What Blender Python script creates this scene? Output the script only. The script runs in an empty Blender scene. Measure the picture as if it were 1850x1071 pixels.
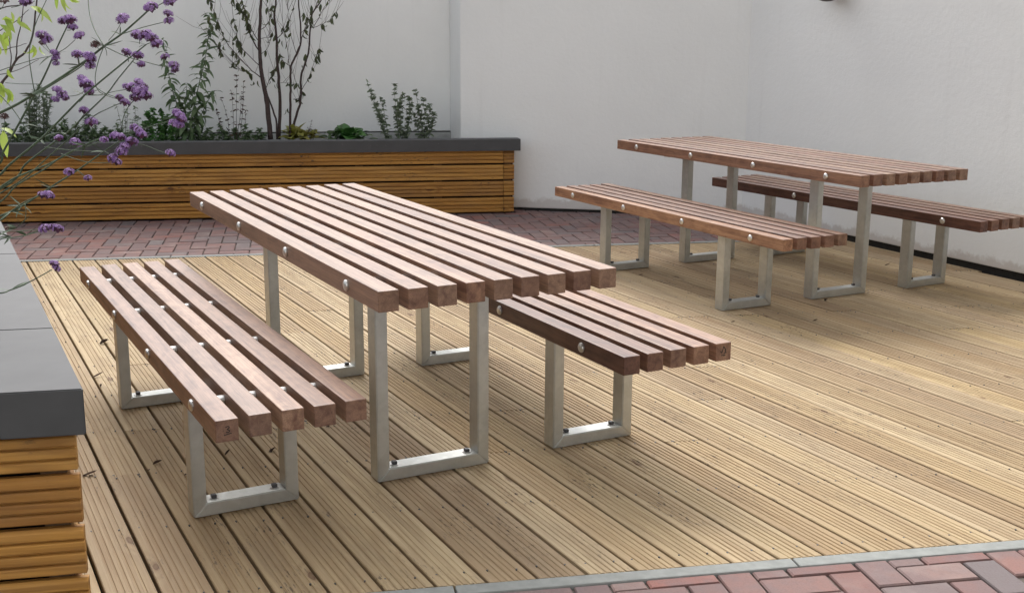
import bpy, bmesh, math, random
from mathutils import Vector, Matrix, noise
R = math.radians
random.seed(11)
sc = bpy.context.scene
col = sc.collection

# ------------------------------------------------------------------ camera
CH, PITCH, ROLL, FPX = 1.4194, 0.2202, 0.006, 2103.7      # FPX: focal length in pixels of an 1850 px wide picture
fw = Vector((0, math.cos(PITCH), -math.sin(PITCH)))
rt0 = Vector((1, 0, 0)); up0 = rt0.cross(fw)
rt = math.cos(ROLL) * rt0 + math.sin(ROLL) * up0
up = -math.sin(ROLL) * rt0 + math.cos(ROLL) * up0
cam = bpy.data.cameras.new('camera'); cam.sensor_width = 36; cam.sensor_fit = 'HORIZONTAL'
cam.lens = FPX / 1850 * 36; cam.clip_end = 500; cam.clip_start = 0.05
co = bpy.data.objects.new('camera', cam); col.objects.link(co)
M = Matrix(((rt.x, up.x, -fw.x, 0), (rt.y, up.y, -fw.y, 0), (rt.z, up.z, -fw.z, CH), (0, 0, 0, 1)))
co.matrix_world = M
sc.camera = co

# ------------------------------------------------------------------ sky, sun, exposure
SUN_EL, SUN_AZ = R(52), R(-12)          # azimuth measured from +Y towards +X
w = bpy.data.worlds.new('World'); sc.world = w; w.use_nodes = True
nt = w.node_tree; nt.nodes.clear()
sky = nt.nodes.new('ShaderNodeTexSky'); sky.sky_type = 'NISHITA'; sky.sun_disc = False
sky.sun_elevation = SUN_EL; sky.sun_rotation = SUN_AZ; sky.dust_density = 4; sky.air_density = 1.0
hs = nt.nodes.new('ShaderNodeHueSaturation'); hs.inputs['Saturation'].default_value = 0.24   # overcast: almost grey
bg = nt.nodes.new('ShaderNodeBackground'); bg.inputs['Strength'].default_value = 0.13
wo = nt.nodes.new('ShaderNodeOutputWorld')
nt.links.new(sky.outputs[0], hs.inputs['Color']); nt.links.new(hs.outputs[0], bg.inputs[0]); nt.links.new(bg.outputs[0], wo.inputs[0])
sl = bpy.data.lights.new('sun', 'SUN'); sl.energy = 1.18; sl.angle = R(36); sl.color = (1, .97, .93)
so = bpy.data.objects.new('sun', sl); col.objects.link(so)
sd = Vector((math.sin(SUN_AZ) * math.cos(SUN_EL), math.cos(SUN_AZ) * math.cos(SUN_EL), math.sin(SUN_EL)))
so.rotation_euler = sd.to_track_quat('Z', 'Y').to_euler()
sc.view_settings.view_transform = 'Standard'; sc.view_settings.look = 'None'
sc.view_settings.exposure = 1.1; sc.view_settings.gamma = 1.0; sc.view_settings.use_curve_mapping = False

# ------------------------------------------------------------------ helpers
def px(x, y, d):
    """the point that far (metres) in front of the camera on the ray through a photo pixel"""
    return Vector((0, 0, CH)) + (fw + rt * ((x - 925) / FPX) - up * ((y - 535.5) / FPX)) * d
def gpx(x, y, z=0.0):
    v = fw + rt * ((x - 925) / FPX) - up * ((y - 535.5) / FPX)
    return Vector((0, 0, CH)) + v * ((z - CH) / v.z)
def tag(o, label=None, cat=None, group=None, kind=None):
    if label: o['label'] = label
    if cat: o['category'] = cat
    if group: o['group'] = group
    if kind: o['kind'] = kind
    return o
def link(name, data, parent=None, loc=None, rot=None):
    o = bpy.data.objects.new(name, data); col.objects.link(o)
    if parent: o.parent = parent
    if loc is not None: o.location = loc
    if rot is not None: o.rotation_euler = rot
    return o
def mesh(name, V, F, mat, smooth=False):
    m = bpy.data.meshes.new(name); m.from_pydata([tuple(v) for v in V], [], F)
    if mat: m.materials.append(mat)
    if smooth: m.polygons.foreach_set('use_smooth', [True] * len(m.polygons))
    m.update(); return m
def bm_mesh(name, bm, mat, smooth=False):
    m = bpy.data.meshes.new(name); bmesh.ops.recalc_face_normals(bm, faces=bm.faces); bm.to_mesh(m); bm.free()
    if mat: m.materials.append(mat)
    if smooth: m.polygons.foreach_set('use_smooth', [True] * len(m.polygons))
    return m
def box_bm(x0, x1, y0, y1, z0, z1, bev=0.0, seg=1, bm=None):
    b = bmesh.new()
    vs = [b.verts.new((x, y, z)) for x in (x0, x1) for y in (y0, y1) for z in (z0, z1)]
    for f in ((0, 1, 3, 2), (4, 6, 7, 5), (0, 4, 5, 1), (2, 3, 7, 6), (0, 2, 6, 4), (1, 5, 7, 3)):
        b.faces.new([vs[i] for i in f])
    if bev: bmesh.ops.bevel(b, geom=list(b.edges), offset=bev, segments=seg, affect='EDGES', profile=.6)
    return b
def box(name, x0, x1, y0, y1, z0, z1, mat, bev=0.0, seg=1):
    return bm_mesh(name, box_bm(x0, x1, y0, y1, z0, z1, bev, seg), mat)
def tube(V, F, pts, radii, n=6, cap=True):
    """append a tapered tube along pts to vertex / face lists"""
    base = len(V); N = len(pts)
    for i, p in enumerate(pts):
        t = (pts[min(i + 1, N - 1)] - pts[max(i - 1, 0)]).normalized()
        a = t.orthogonal().normalized() if i == 0 else (a - t * a.dot(t)).normalized()
        b = t.cross(a); r = radii[i] if isinstance(radii, (list, tuple)) else radii
        for k in range(n):
            q = 2 * math.pi * k / n
            V.append(p + (a * math.cos(q) + b * math.sin(q)) * r)
    for i in range(N - 1):
        for k in range(n):
            F.append((base + i * n + k, base + i * n + (k + 1) % n, base + (i + 1) * n + (k + 1) % n, base + (i + 1) * n + k))
    if cap:
        F.append(tuple(base + k for k in reversed(range(n)))); F.append(tuple(base + (N - 1) * n + k for k in range(n)))
def smooth_path(P, sub=4):
    out = []
    for i in range(len(P) - 1):
        a, b, c, d = P[max(i - 1, 0)], P[i], P[i + 1], P[min(i + 2, len(P) - 1)]
        for k in range(sub):
            t = k / sub
            out.append(.5 * ((2 * b) + (c - a) * t + (2 * a - 5 * b + 4 * c - d) * t * t + (3 * b - a - 3 * c + d) * t ** 3))
    out.append(P[-1]); return out
def cyl(name, r, L, mat, n=12, axis='Y', dome=0.0, r2=None):
    """a shaft from 0 to L along an axis, with an optional dome on its far end"""
    V, F = [], []
    rings = [(0, r), (L, r2 or r)]
    if dome: rings += [(L + dome * .55, (r2 or r) * .82), (L + dome * .9, (r2 or r) * .45)]
    for h, rr in rings:
        for k in range(n):
            q = 2 * math.pi * k / n; c, s_ = math.cos(q) * rr, math.sin(q) * rr
            V.append({'Y': (c, h, s_), 'Z': (c, s_, h), 'X': (h, c, s_)}[axis])
    for i in range(len(rings) - 1):
        for k in range(n): F.append((i * n + k, i * n + (k + 1) % n, (i + 1) * n + (k + 1) % n, (i + 1) * n + k))
    F.append(tuple(reversed(range(n)))); F.append(tuple((len(rings) - 1) * n + k for k in range(n)))
    bm = bmesh.new(); vs = [bm.verts.new(v) for v in V]
    for f in F: bm.faces.new([vs[i] for i in f])
    return bm_mesh(name, bm, mat)
def clip(poly, p, n):
    """keep the part of a 2-D polygon where (q - p) . n >= 0"""
    out = []
    for i in range(len(poly)):
        a, b = poly[i], poly[(i + 1) % len(poly)]
        da, db = (a - p).dot(n), (b - p).dot(n)
        if da >= 0: out.append(a)
        if (da >= 0) != (db >= 0): out.append(a + (b - a) * (da / (da - db)))
    return out
def area(poly): return abs(sum(poly[i].x * poly[(i + 1) % len(poly)].y - poly[(i + 1) % len(poly)].x * poly[i].y for i in range(len(poly)))) / 2

# ------------------------------------------------------------------ materials
class NT:
    def __init__(s, name):
        s.m = bpy.data.materials.new(name); s.m.use_nodes = True; s.t = s.m.node_tree
        s.b = s.t.nodes['Principled BSDF']; s.n = s.t.nodes
    def new(s, typ, **kw):
        n = s.n.new(typ)
        for k, v in kw.items(): setattr(n, k, v)
        return n
    def l(s, a, b): s.t.links.new(a, b)
    def coord(s, kind='Object', scale=(1, 1, 1), rnd=None):
        tc = s.new('ShaderNodeTexCoord'); src = tc.outputs[kind]
        if rnd:
            oi = s.new('ShaderNodeObjectInfo'); mu = s.new('ShaderNodeVectorMath', operation='SCALE')
            cb = s.new('ShaderNodeCombineXYZ')
            m1 = s.math('MULTIPLY', oi.outputs['Random'], 37.0); m2 = s.math('MULTIPLY', oi.outputs['Random'], 91.7)
            s.l(m1, cb.inputs[0]); s.l(m2, cb.inputs[1]); s.l(oi.outputs['Random'], cb.inputs[2])
            ad = s.new('ShaderNodeVectorMath', operation='ADD'); s.l(src, ad.inputs[0]); s.l(cb.outputs[0], ad.inputs[1]); src = ad.outputs[0]
        mp = s.new('ShaderNodeMapping'); mp.inputs['Scale'].default_value = scale; s.l(src, mp.inputs[0]); return mp.outputs[0]
    def noise(s, vec, scale, detail=4, rough=.55, dist=0):
        n = s.new('ShaderNodeTexNoise'); n.inputs['Scale'].default_value = scale; n.inputs['Detail'].default_value = detail
        n.inputs['Roughness'].default_value = rough; n.inputs['Distortion'].default_value = dist; s.l(vec, n.inputs['Vector']); return n.outputs['Fac']
    def ramp(s, fac, stops, interp='LINEAR'):
        r = s.new('ShaderNodeValToRGB'); cr = r.color_ramp; cr.interpolation = interp
        while len(cr.elements) < len(stops): cr.elements.new(.5)
        for e, (p, c) in zip(cr.elements, stops):
            e.position = p; e.color = (c, c, c, 1) if isinstance(c, (int, float)) else (*c, 1)
        s.l(fac, r.inputs[0]); return r.outputs[0]
    def math(s, op, a, b=None):
        n = s.new('ShaderNodeMath', operation=op)
        for i, v in enumerate((a, b)):
            if v is None: continue
            if isinstance(v, (int, float)): n.inputs[i].default_value = v
            else: s.l(v, n.inputs[i])
        return n.outputs[0]
    def mix(s, fac, a, b, mode='MIX'):
        n = s.new('ShaderNodeMix', data_type='RGBA', blend_type=mode)
        for i, v in ((0, fac), (6, a), (7, b)):
            if isinstance(v, (int, float)): n.inputs[i].default_value = v
            elif isinstance(v, tuple): n.inputs[i].default_value = (*v, 1)
            else: s.l(v, n.inputs[i])
        return n.outputs[2]
    def bump(s, h, strength=.3, dist=.002):
        n = s.new('ShaderNodeBump'); n.inputs['Strength'].default_value = strength; n.inputs['Distance'].default_value = dist
        s.l(h, n.inputs['Height']); s.l(n.outputs[0], s.b.inputs['Normal'])
    def out(s, color=None, rough=None, metal=None, spec=None):
        for k, v in (('Base Color', color), ('Roughness', rough), ('Metallic', metal), ('Specular IOR Level', spec)):
            if v is None: continue
            if isinstance(v, tuple): s.b.inputs[k].default_value = (*v, 1)
            elif isinstance(v, (int, float)): s.b.inputs[k].default_value = v
            else: s.l(v, s.b.inputs[k])
        return s.m

def m_render(name, base):
    a = NT(name); c = a.coord('Object')
    big = a.noise(c, .9, 5, .6); fine = a.noise(c, 260, 3, .6); mid = a.noise(c, 28, 4, .6)
    k = a.mix(a.ramp(big, [(.3, 0.0), (.75, 1.0)]), tuple(b * .93 for b in base), base)
    # faint trowel marks and scuffs
    sc_ = a.ramp(a.noise(a.coord('Object', (1, 1, 2.6)), 7, 6, .7), [(.66, 0.0), (.74, .35)])
    k = a.mix(sc_, k, tuple(b * .86 for b in base))
    sep = a.new('ShaderNodeSeparateXYZ'); a.l(c, sep.inputs[0])
    foot = a.ramp(a.math('ADD', sep.outputs[2], a.math('MULTIPLY', a.noise(c, 9, 5, .7), -.16)), [(.0, .45), (.03, 0.0)])
    k = a.mix(foot, k, (.40, .33, .28))
    run = a.ramp(a.noise(a.coord('Object', (9, 9, .35)), 1.0, 4, .6), [(.62, 0.0), (.80, .10)])
    k = a.mix(run, k, (.45, .44, .42))
    h = a.math('ADD', a.math('MULTIPLY', fine, .5), a.math('MULTIPLY', mid, 1.2))
    a.bump(h, .6, .003)
    return a.out(k, .85, 0, .3)
def m_hardwood():
    a = NT('red_hardwood'); c = a.coord('Object', (1, 1, 1), rnd=True)
    def mp(sx, sy, sz):
        n = a.new('ShaderNodeMapping'); n.inputs['Scale'].default_value = (sx, sy, sz); a.l(c, n.inputs[0]); return n.outputs[0]
    g1 = a.noise(mp(.8, 22, 22), 2.0, 5, .62, .8); g2 = a.noise(mp(4, 240, 240), 2.2, 3, .6)
    rib = a.noise(mp(4.5, 9, 9), 1.6, 3, .55, 1.2); pores = a.noise(mp(14, 420, 420), 1.5, 2, .6)
    oi = a.new('ShaderNodeObjectInfo')
    tone = a.ramp(oi.outputs['Random'], [(0, (.130, .055, .032)), (.2, (.165, .078, .045)), (.4, (.225, .118, .070)), (.6, (.110, .043, .027)), (.8, (.175, .080, .042)), (1, (.27, .150, .090))])
    dark = a.mix(.55, tone, (.060, .022, .014)); light = a.mix(.36, tone, (.40, .25, .16))
    k = a.mix(a.ramp(g1, [(.36, 0.0), (.64, 1.0)]), dark, light)
    k = a.mix(a.ramp(rib, [(.40, 0.0), (.60, .8)]), k, a.mix(.45, k, (.36, .22, .14)))
    k = a.mix(a.ramp(g2, [(.38, .75), (.58, 0.0)]), k, a.mix(.6, k, (.06, .024, .016)))
    k = a.mix(a.ramp(pores, [(.30, .5), (.42, 0.0)]), k, (.04, .018, .012))
    k = a.mix(1.0, k, oi.outputs['Color'], 'MULTIPLY')
    a.bump(a.math('ADD', g2, pores), .22, .001)
    a.b.inputs['Coat Weight'].default_value = .2; a.l(a.ramp(g1, [(.25, .34), (.75, .50)]), a.b.inputs['Coat Roughness'])
    return a.out(k, a.ramp(g1, [(.2, .55), (.8, .42)]), 0, .5)
def m_pine(name, tones, dirt=.35, grain_dark=(.20, .12, .055), knot=(.11, .055, .028), ring=.5, rough=.7):
    a = NT(name); c = a.coord('Object', rnd=True)
    def mp(sx, sy, sz, src=None):
        n = a.new('ShaderNodeMapping'); n.inputs['Scale'].default_value = (sx, sy, sz); a.l(src or c, n.inputs[0]); return n.outputs[0]
    oi = a.new('ShaderNodeObjectInfo')
    tone = a.ramp(oi.outputs['Random'], [(i / (len(tones) - 1), t) for i, t in enumerate(tones)])
    # knots: cells stretched along the board; only some cells carry one
    vor = a.new('ShaderNodeTexVoronoi'); vor.inputs['Scale'].default_value = 1.0; vor.inputs['Randomness'].default_value = 1
    wob = a.new('ShaderNodeVectorMath', operation='ADD'); nz = a.new('ShaderNodeTexNoise'); nz.inputs['Scale'].default_value = 30; a.l(c, nz.inputs['Vector'])
    wsc = a.new('ShaderNodeVectorMath', operation='SCALE'); wsc.inputs['Scale'].default_value = .014; a.l(nz.outputs['Color'], wsc.inputs[0]); a.l(c, wob.inputs[0]); a.l(wsc.outputs[0], wob.inputs[1])
    a.l(mp(3.0, 9.5, 9.5, wob.outputs[0]), vor.inputs['Vector'])
    sel = a.new('ShaderNodeSeparateColor'); a.l(vor.outputs['Color'], sel.inputs[0]); has = a.math('GREATER_THAN', sel.outputs[0], .68)
    kd = vor.outputs['Distance']
    near = a.math('MULTIPLY', a.ramp(kd, [(0, 1.0), (.42, 0.0)], 'EASE'), has)
    # growth rings: contour lines of a long smooth field, bent round the knots
    fld = a.noise(mp(.42, 6.5, 6.5), 1.0, 2, .45, .3)
    val = a.math('ADD', a.math('MULTIPLY', fld, 62.0), a.math('MULTIPLY', near, 11.0))
    sn = a.math('ADD', a.math('MULTIPLY', a.math('SINE', val), .5), .5)
    fib = a.noise(mp(4, 210, 130), 1.6, 4, .65); streak = a.noise(mp(.9, 46, 46), 1.6, 4, .65); blotch = a.noise(mp(2.2, 6.5, 6), 1.5, 5, .65)
    k = a.mix(a.math('MULTIPLY', a.ramp(sn, [(.35, 0.0), (.95, 1.0)]), ring), tone, a.mix(.5, tone, grain_dark))
    k = a.mix(a.ramp(streak, [(.34, .6), (.56, 0.0)]), k, a.mix(.5, k, grain_dark))
    k = a.mix(a.ramp(streak, [(.56, 0.0), (.75, .5)]), k, a.mix(.5, k, tuple(min(1, x * 1.35) for x in tones[2])))
    k = a.mix(a.ramp(fib, [(.38, .5), (.62, 0.0)]), k, a.mix(.45, k, grain_dark))
    k = a.mix(a.ramp(blotch, [(.45, 0.0), (.72, dirt)]), k, a.mix(.65, k, (.20, .155, .11)))
    core = a.math('MULTIPLY', a.ramp(kd, [(.0, .55), (.05, .75), (.075, .95), (.085, .4), (.11, .15), (.16, 0.0)]), has)
    k = a.mix(core, k, knot)
    # dark flecks, resin and dirt caught in the surface
    speck = a.ramp(a.noise(mp(14, 90, 30), 1.7, 3, .7), [(.57, 0.0), (.64, .9)])
    clus = a.ramp(a.noise(mp(2.4, 3.5, 3), 1.3, 3, .6), [(.52, 0.0), (.64, 1.0)])
    k = a.mix(a.math('MULTIPLY', speck, a.math('MAXIMUM', clus, near)), k, (.06, .042, .03))
    vv = a.math('FRACT', a.math('MULTIPLY', oi.outputs['Random'], 17.3))
    k = a.mix(1.0, k, a.ramp(vv, [(0, (.90, .87, .84)), (.35, (.96, .945, .93)), (.7, (1.0, 1.0, 1.0)), (1, (1.05, 1.04, 1.02))]), 'MULTIPLY')
    a.bump(a.math('ADD', fib, a.math('MULTIPLY', sn, .4)), .3, .0011)
    return a.out(k, rough, 0, .3)
def m_galv():
    a = NT('galvanised_steel'); c = a.coord('Object', rnd=True)
    v = a.new('ShaderNodeTexVoronoi'); v.inputs['Scale'].default_value = 55; a.l(c, v.inputs['Vector'])
    n = a.noise(c, 6, 5, .65); n2 = a.noise(c, 45, 4, .6)
    k = a.mix(a.ramp(n, [(.3, 0.0), (.7, 1.0)]), (.46, .475, .455), (.62, .635, .615))
    k = a.mix(.10, k, a.ramp(v.outputs['Color'], [(.1, .20), (.9, .56)]))
    a.bump(n2, .12, .001)
    return a.out(k, a.ramp(n2, [(.3, .34), (.7, .48)]), .88, .5)
def m_plain(name, c, rough=.5, metal=0, var=.12, scale=30, bump=.1, spec=.5):
    a = NT(name); v = a.coord('Object'); n = a.noise(v, scale, 4, .6)
    k = a.mix(a.ramp(n, [(.3, 0.0), (.7, 1.0)]), tuple(x * (1 - var) for x in c), tuple(min(1, x * (1 + var)) for x in c))
    if bump: a.bump(n, bump, .002)
    return a.out(k, rough, metal, spec)
def m_brick(name, src):
    a = NT(name); c = a.coord('Object', rnd=(src == 'object'))
    if src == 'object': r = a.new('ShaderNodeObjectInfo').outputs['Random']
    else:
        at = a.new('ShaderNodeAttribute'); at.attribute_name = 'tone'; r = at.outputs['Fac']
    tone = a.ramp(r, [(0, (.215, .108, .094)), (.16, (.18, .12, .114)), (.34, (.235, .128, .11)), (.5, (.165, .13, .126)), (.64, (.26, .115, .095)), (.78, (.20, .13, .12)), (.9, (.145, .132, .134)), (1, (.225, .112, .098))])
    n = a.noise(c, 9, 5, .65); f = a.noise(c, 180, 3, .6)
    k = a.mix(a.ramp(n, [(.40, 0.0), (.60, .85)]), tone, a.mix(.6, tone, (.155, .125, .128)))
    k = a.mix(a.ramp(f, [(.3, .35), (.55, 0.0)]), k, (.12, .08, .07))
    k = a.mix(a.ramp(a.noise(c, 3.1, 4, .6), [(.55, 0.0), (.75, .3)]), k, (.42, .36, .32))
    a.bump(a.math('ADD', f, n), .35, .0025)
    return a.out(k, .82, 0, .3)
def m_leaf(name, c1, c2, trans=.25, rough=.5):
    a = NT(name); oi = a.new('ShaderNodeObjectInfo'); geo = a.new('ShaderNodeNewGeometry')
    r = a.math('FRACT', a.math('ADD', geo.outputs['Random Per Island'], oi.outputs['Random']))
    k = a.ramp(r, [(0, c1), (1, c2)])
    n = a.noise(a.coord('Object'), 90, 3); k = a.mix(a.ramp(n, [(.35, .25), (.65, 0.0)]), k, tuple(x * .6 for x in c1))
    a.out(k, rough, 0, .4)
    tr = a.new('ShaderNodeBsdfTranslucent'); a.l(k, tr.inputs[0]); mx = a.new('ShaderNodeMixShader'); mx.inputs[0].default_value = trans
    a.l(a.b.outputs[0], mx.inputs[1]); a.l(tr.outputs[0], mx.inputs[2]); a.l(mx.outputs[0], a.n['Material Output'].inputs[0])
    return a.m

MW = m_render('white_render', (.85, .865, .86))
MWOOD = m_hardwood()
DECKT = [(.42, .315, .175), (.35, .27, .175), (.48, .38, .235), (.34, .245, .138), (.43, .345, .225), (.48, .365, .195), (.32, .235, .145), (.41, .32, .19), (.45, .35, .22), (.36, .275, .165)]
MDECK = m_pine('pressure_treated_pine', DECKT, .45)
MCLAD = m_pine('stained_cladding', [(.46, .225, .048), (.54, .285, .065), (.49, .25, .058), (.38, .185, .045), (.57, .315, .08)], .3, (.17, .065, .014), (.08, .026, .010), .8, .62)
MGALV = m_galv()
MSTEEL = m_plain('bright_steel', (.66, .65, .63), .30, .9, .05)
MBOLT = m_plain('dark_bolt', (.10, .10, .105), .45, .8)
MCAP = m_plain('grey_coated_metal', (.066, .067, .070), .60, 0, .10, 8, .03, .36)
MBLACK = m_plain('bitumen_black', (.018, .017, .016), .8, 0, .3)
MPLINTH = m_plain('grey_plinth_board', (.42, .43, .42), .8, 0, .1)
MCONC = m_plain('edging_concrete', (.23, .24, .228), .85, 0, .14, 22, .35)
MSAND = m_plain('joint_sand', (.10, .082, .07), .95, 0, .4, 60, .4)
MSOIL = m_plain('soil', (.05, .036, .025), .95, 0, .5, 40, .6)
MGROUND = m_plain('dark_sub_base', (.02, .016, .013), .95, 0, .4, 12, .4)
MSUB = m_plain('planter_liner', (.008, .007, .006), .95)
MBATTEN = m_plain('batten_wood', (.10, .055, .024), .8, 0, .3)
MBR = m_brick('paver', 'object'); MBR2 = m_brick('paver_far', 'attr')
MINK = m_plain('black_ink', (.02, .015, .014), .7)
MSTEM = m_plain('verbena_stem', (.055, .085, .045), .6, 0, .3)
MTWIG = m_plain('dark_bark', (.045, .028, .026), .75, 0, .35, 60, .5)
MPUR = m_leaf('verbena_petal', (.20, .085, .31), (.50, .33, .62), .2)
MCALYX = m_leaf('verbena_calyx', (.05, .018, .05), (.12, .035, .08), .1)
MSPENT = m_leaf('spent_flower', (.07, .045, .035), (.15, .06, .07), .1)
MLIME = m_leaf('lime_leaf', (.30, .42, .07), (.42, .52, .12), .4)
MGREEN = m_leaf('dark_green_leaf', (.075, .13, .055), (.18, .25, .13), .35)
MGREY = m_leaf('grey_green_leaf', (.15, .20, .125), (.26, .31, .215), .35)
MDEAD = m_leaf('brown_leaf', (.035, .018, .012), (.08, .04, .022), .1, .8)
MCABB = m_leaf('fresh_green_leaf', (.05, .15, .035), (.12, .26, .07), .3, .35)
MYEL = m_leaf('yellow_green_leaf', (.26, .27, .05), (.36, .34, .10), .35)
MTREELEAF = m_leaf('bronze_green_leaf', (.045, .06, .028), (.10, .12, .05), .25)

# ------------------------------------------------------------------ the setting
V2 = lambda a: Vector((a[0], a[1]))
KD = R(10.75); kd = Vector((math.cos(KD), math.sin(KD))); kn = Vector((-math.sin(KD), math.cos(KD)))     # along the edging, away from the camera
NEAR = Vector((-0.337, 2.801)); FAR = Vector((-1.634, 7.545))                                            # points on the deck's two edges
g = mesh('ground', [(-150, -150, -.13), (150, -150, -.13), (150, 150, -.13), (-150, 150, -.13)], [(0, 1, 2, 3)], MGROUND)
tag(link('ground', g), kind='structure')

CORNER = Vector((1.846, 9.312)); W1A = Vector((-0.433, 9.745)); W2D = Vector((3.066, 6.828)) - CORNER; W2D.normalize()
BD = R(9.2); bdv = Vector((math.cos(BD), math.sin(BD)))
BW0 = Vector((-.54, 10.13))                      # inner corner of the back wall and the reveal
HW = 2.3
def wall(name, pts, z0, z1, thick, mat, label, sub=0):
    """an upright slab: pts are two plan points on the visible face, the slab lies to the left of a->b"""
    a, b = pts; d = (b - a); L = d.length; d.normalize(); ang = math.atan2(d.y, d.x)
    m = box(name, 0, L, 0, thick, z0, z1, mat, .008, 2)
    o = link(name, m, None, (a.x, a.y, 0), (0, 0, ang)); tag(o, label, 'wall'); return o
w2e = CORNER + W2D * 9.0
def prism_at(pts, z0, z1, mat, bev=.006):
    bm = bmesh.new(); o = pts[0]; lo = [bm.verts.new((p.x - o.x, p.y - o.y, z0)) for p in pts]; hi = [bm.verts.new((p.x - o.x, p.y - o.y, z1)) for p in pts]; k = len(pts)
    bm.faces.new(lo[::-1]); bm.faces.new(hi)
    for i in range(k): bm.faces.new((lo[i], lo[(i + 1) % k], hi[(i + 1) % k], hi[i]))
    bmesh.ops.recalc_face_normals(bm, faces=bm.faces)
    bmesh.ops.bevel(bm, geom=list(bm.edges), offset=bev, segments=2, affect='EDGES')
    return bm_mesh('rendered_wall', bm, mat)
w1d = (CORNER - W1A).normalized(); w1n = Vector((-w1d.y, w1d.x))
w1pts = [W1A, CORNER + w1d * .12, CORNER + w1d * .12 + w1n * .6, BW0 + w1n * .3 + w1d * .05, BW0 + (BW0 - W1A).normalized() * .02]
wl1 = tag(link('rendered_wall', prism_at(w1pts, .02, HW, MW), None, (W1A.x, W1A.y, 0)), 'white rendered wall behind the back picnic table, right of the raised planter', 'wall')
wl2 = wall('rendered_wall', (CORNER, w2e), .046, HW, .3, MW, 'white rendered wall running along the right edge of the deck')
rv = (W1A - Vector((0, 0)))
wl3 = wall('rendered_wall', (BW0 - bdv * 9, BW0 + bdv * .0), .612, HW, .3, MW, 'white rendered wall behind the raised planter with the bare tree')
def child_local(name, m, parent): return link(name, m, parent)
# black base course under the right wall, grey plinth board under the back wall, dark seat under the wall between
child_local('base_course', box('base_course', 0, 9, .022, .25, -.12, .05, MBLACK), wl2)
child_local('base_course', box('base_course', .35, (CORNER - W1A).length, .02, .25, -.12, .03, MBLACK), wl1).rotation_euler = (0, 0, math.atan2(w1d.y, w1d.x))
child_local('plinth_board', box('plinth_board', 0, 9.0, -.02, .25, -.1, .604, MPLINTH), wl3)
child_local('stop_bead', box('stop_bead', 0, 9.0, -.006, .03, .606, .6115, MBLACK), wl3)

# ---- deck
TH = R(-62.6); du = Vector((math.cos(TH), math.sin(TH))); dn = Vector((-math.sin(TH), math.cos(TH)))
deck_joists = bmesh.new()
deck = link('deck', None, None, (0, 0, 0)); tag(deck, kind='structure')
PB = .1315; WBRD = .1222; TB = .027
gp = gpx(640 + 195 / 3.444, 760 + 1062 / 3.444); PH = Vector((gp.x, gp.y)).dot(dn)
def u_at(n, P):      # u where the strip line at n crosses the edge line through P
    # point = du*u + dn*n ; (point-P).kn = 0
    return (P.dot(kn) - n * dn.dot(kn)) / du.dot(kn)
def board_profile(nr=6):
    pts = []; h = WBRD / 2; e = .004
    pts += [(-h, -.012), (-h, -.0025), (-h + .0025, 0)]
    lw = (WBRD - .018) / nr
    for i in range(nr):
        x0 = -h + .009 + lw * i
        if i > 0: pts += [(x0 - .0042, 0), (x0 - .0020, -.0031), (x0 + .0020, -.0031), (x0 + .0042, 0)]
    pts += [(h - .0025, 0), (h, -.0025), (h, -.012), (h, -TB), (-h, -TB)]
    return pts
PROF = board_profile()
tan_skew = -dn.dot(kn) / du.dot(kn)
def board_mesh(L0, L1, dz, skew0=True, skew1=True):
    """board along local x from L0 (far) to L1 (near); both ends cut parallel to the edging"""
    V, F = [], []; N = len(PROF)
    for L in (L0, L1):
        for (n, z) in PROF: V.append((L + n * tan_skew, n, z + dz))
    for i in range(N): F.append((i, (i + 1) % N, N + (i + 1) % N, N + i))
    F.append(tuple(reversed(range(N)))); F.append(tuple(range(N, 2 * N)))
    bm = bmesh.new(); vs = [bm.verts.new(v) for v in V]
    for f in F: bm.faces.new([vs[i] for i in f])
    return bm_mesh('deck_board', bm, MDECK)
wall_n = lambda P: (P - CORNER).dot(Vector((-W2D.y, W2D.x)))       # > 0 behind the wall
screws = []
rb = random.Random(5)
i0, i1 = -14, 44
for i in range(i0, i1):
    n = PH + PB * (i + .5)
    ua = u_at(n, FAR) + .006; ub = u_at(n, NEAR) - .006            # ua: far end, ub: near end
    if ua > ub: ua, ub = ub, ua
    # keep what lies in front of the right wall (sampled along the board)
    cuts = [ua]; step = .453
    joists = []
    k = 0
    while True:
        uj = ub - .07 - k * step / abs(du.dot(kn))
        if uj < ua: break
        joists.append(uj); k += 1
    joints = []
    if len(joists) > 5:
        for want in (rb.choice((1, 1, 1, 2)),):
            for _ in range(want): joints.append(rb.choice(joists[2:-2]))
    ends = [ua] + sorted(joints) + [ub]
    for a, b in zip(ends[:-1], ends[1:]):
        a2, b2 = a + (.0025 if a != ua else 0), b - (.0025 if b != ub else 0)
        # trim by the wall
        def inside(u): return wall_n(du * u + dn * n) < .06
        while b2 - a2 > .1 and not inside(a2): a2 += .02
        while b2 - a2 > .1 and not inside(b2): b2 -= .02
        if b2 - a2 < .15: continue
        mid = (a2 + b2) / 2; P = du * mid + dn * n
        o = link('deck_board', board_mesh(a2 - mid, b2 - mid, rb.uniform(-.0012, .0012)), deck, (P.x, P.y, 0), (0, 0, TH + rb.uniform(-.0006, .0006)))
    for uj in joists + joints + [j + .03 for j in joints]:
        for s_ in (-.038, .036):
            u = uj + s_ * tan_skew + rb.uniform(-.006, .006); q = du * u + dn * (n + s_ + rb.uniform(-.004, .004))
            if wall_n(q) < 0 and ua < u < ub: screws.append(q)
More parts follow.
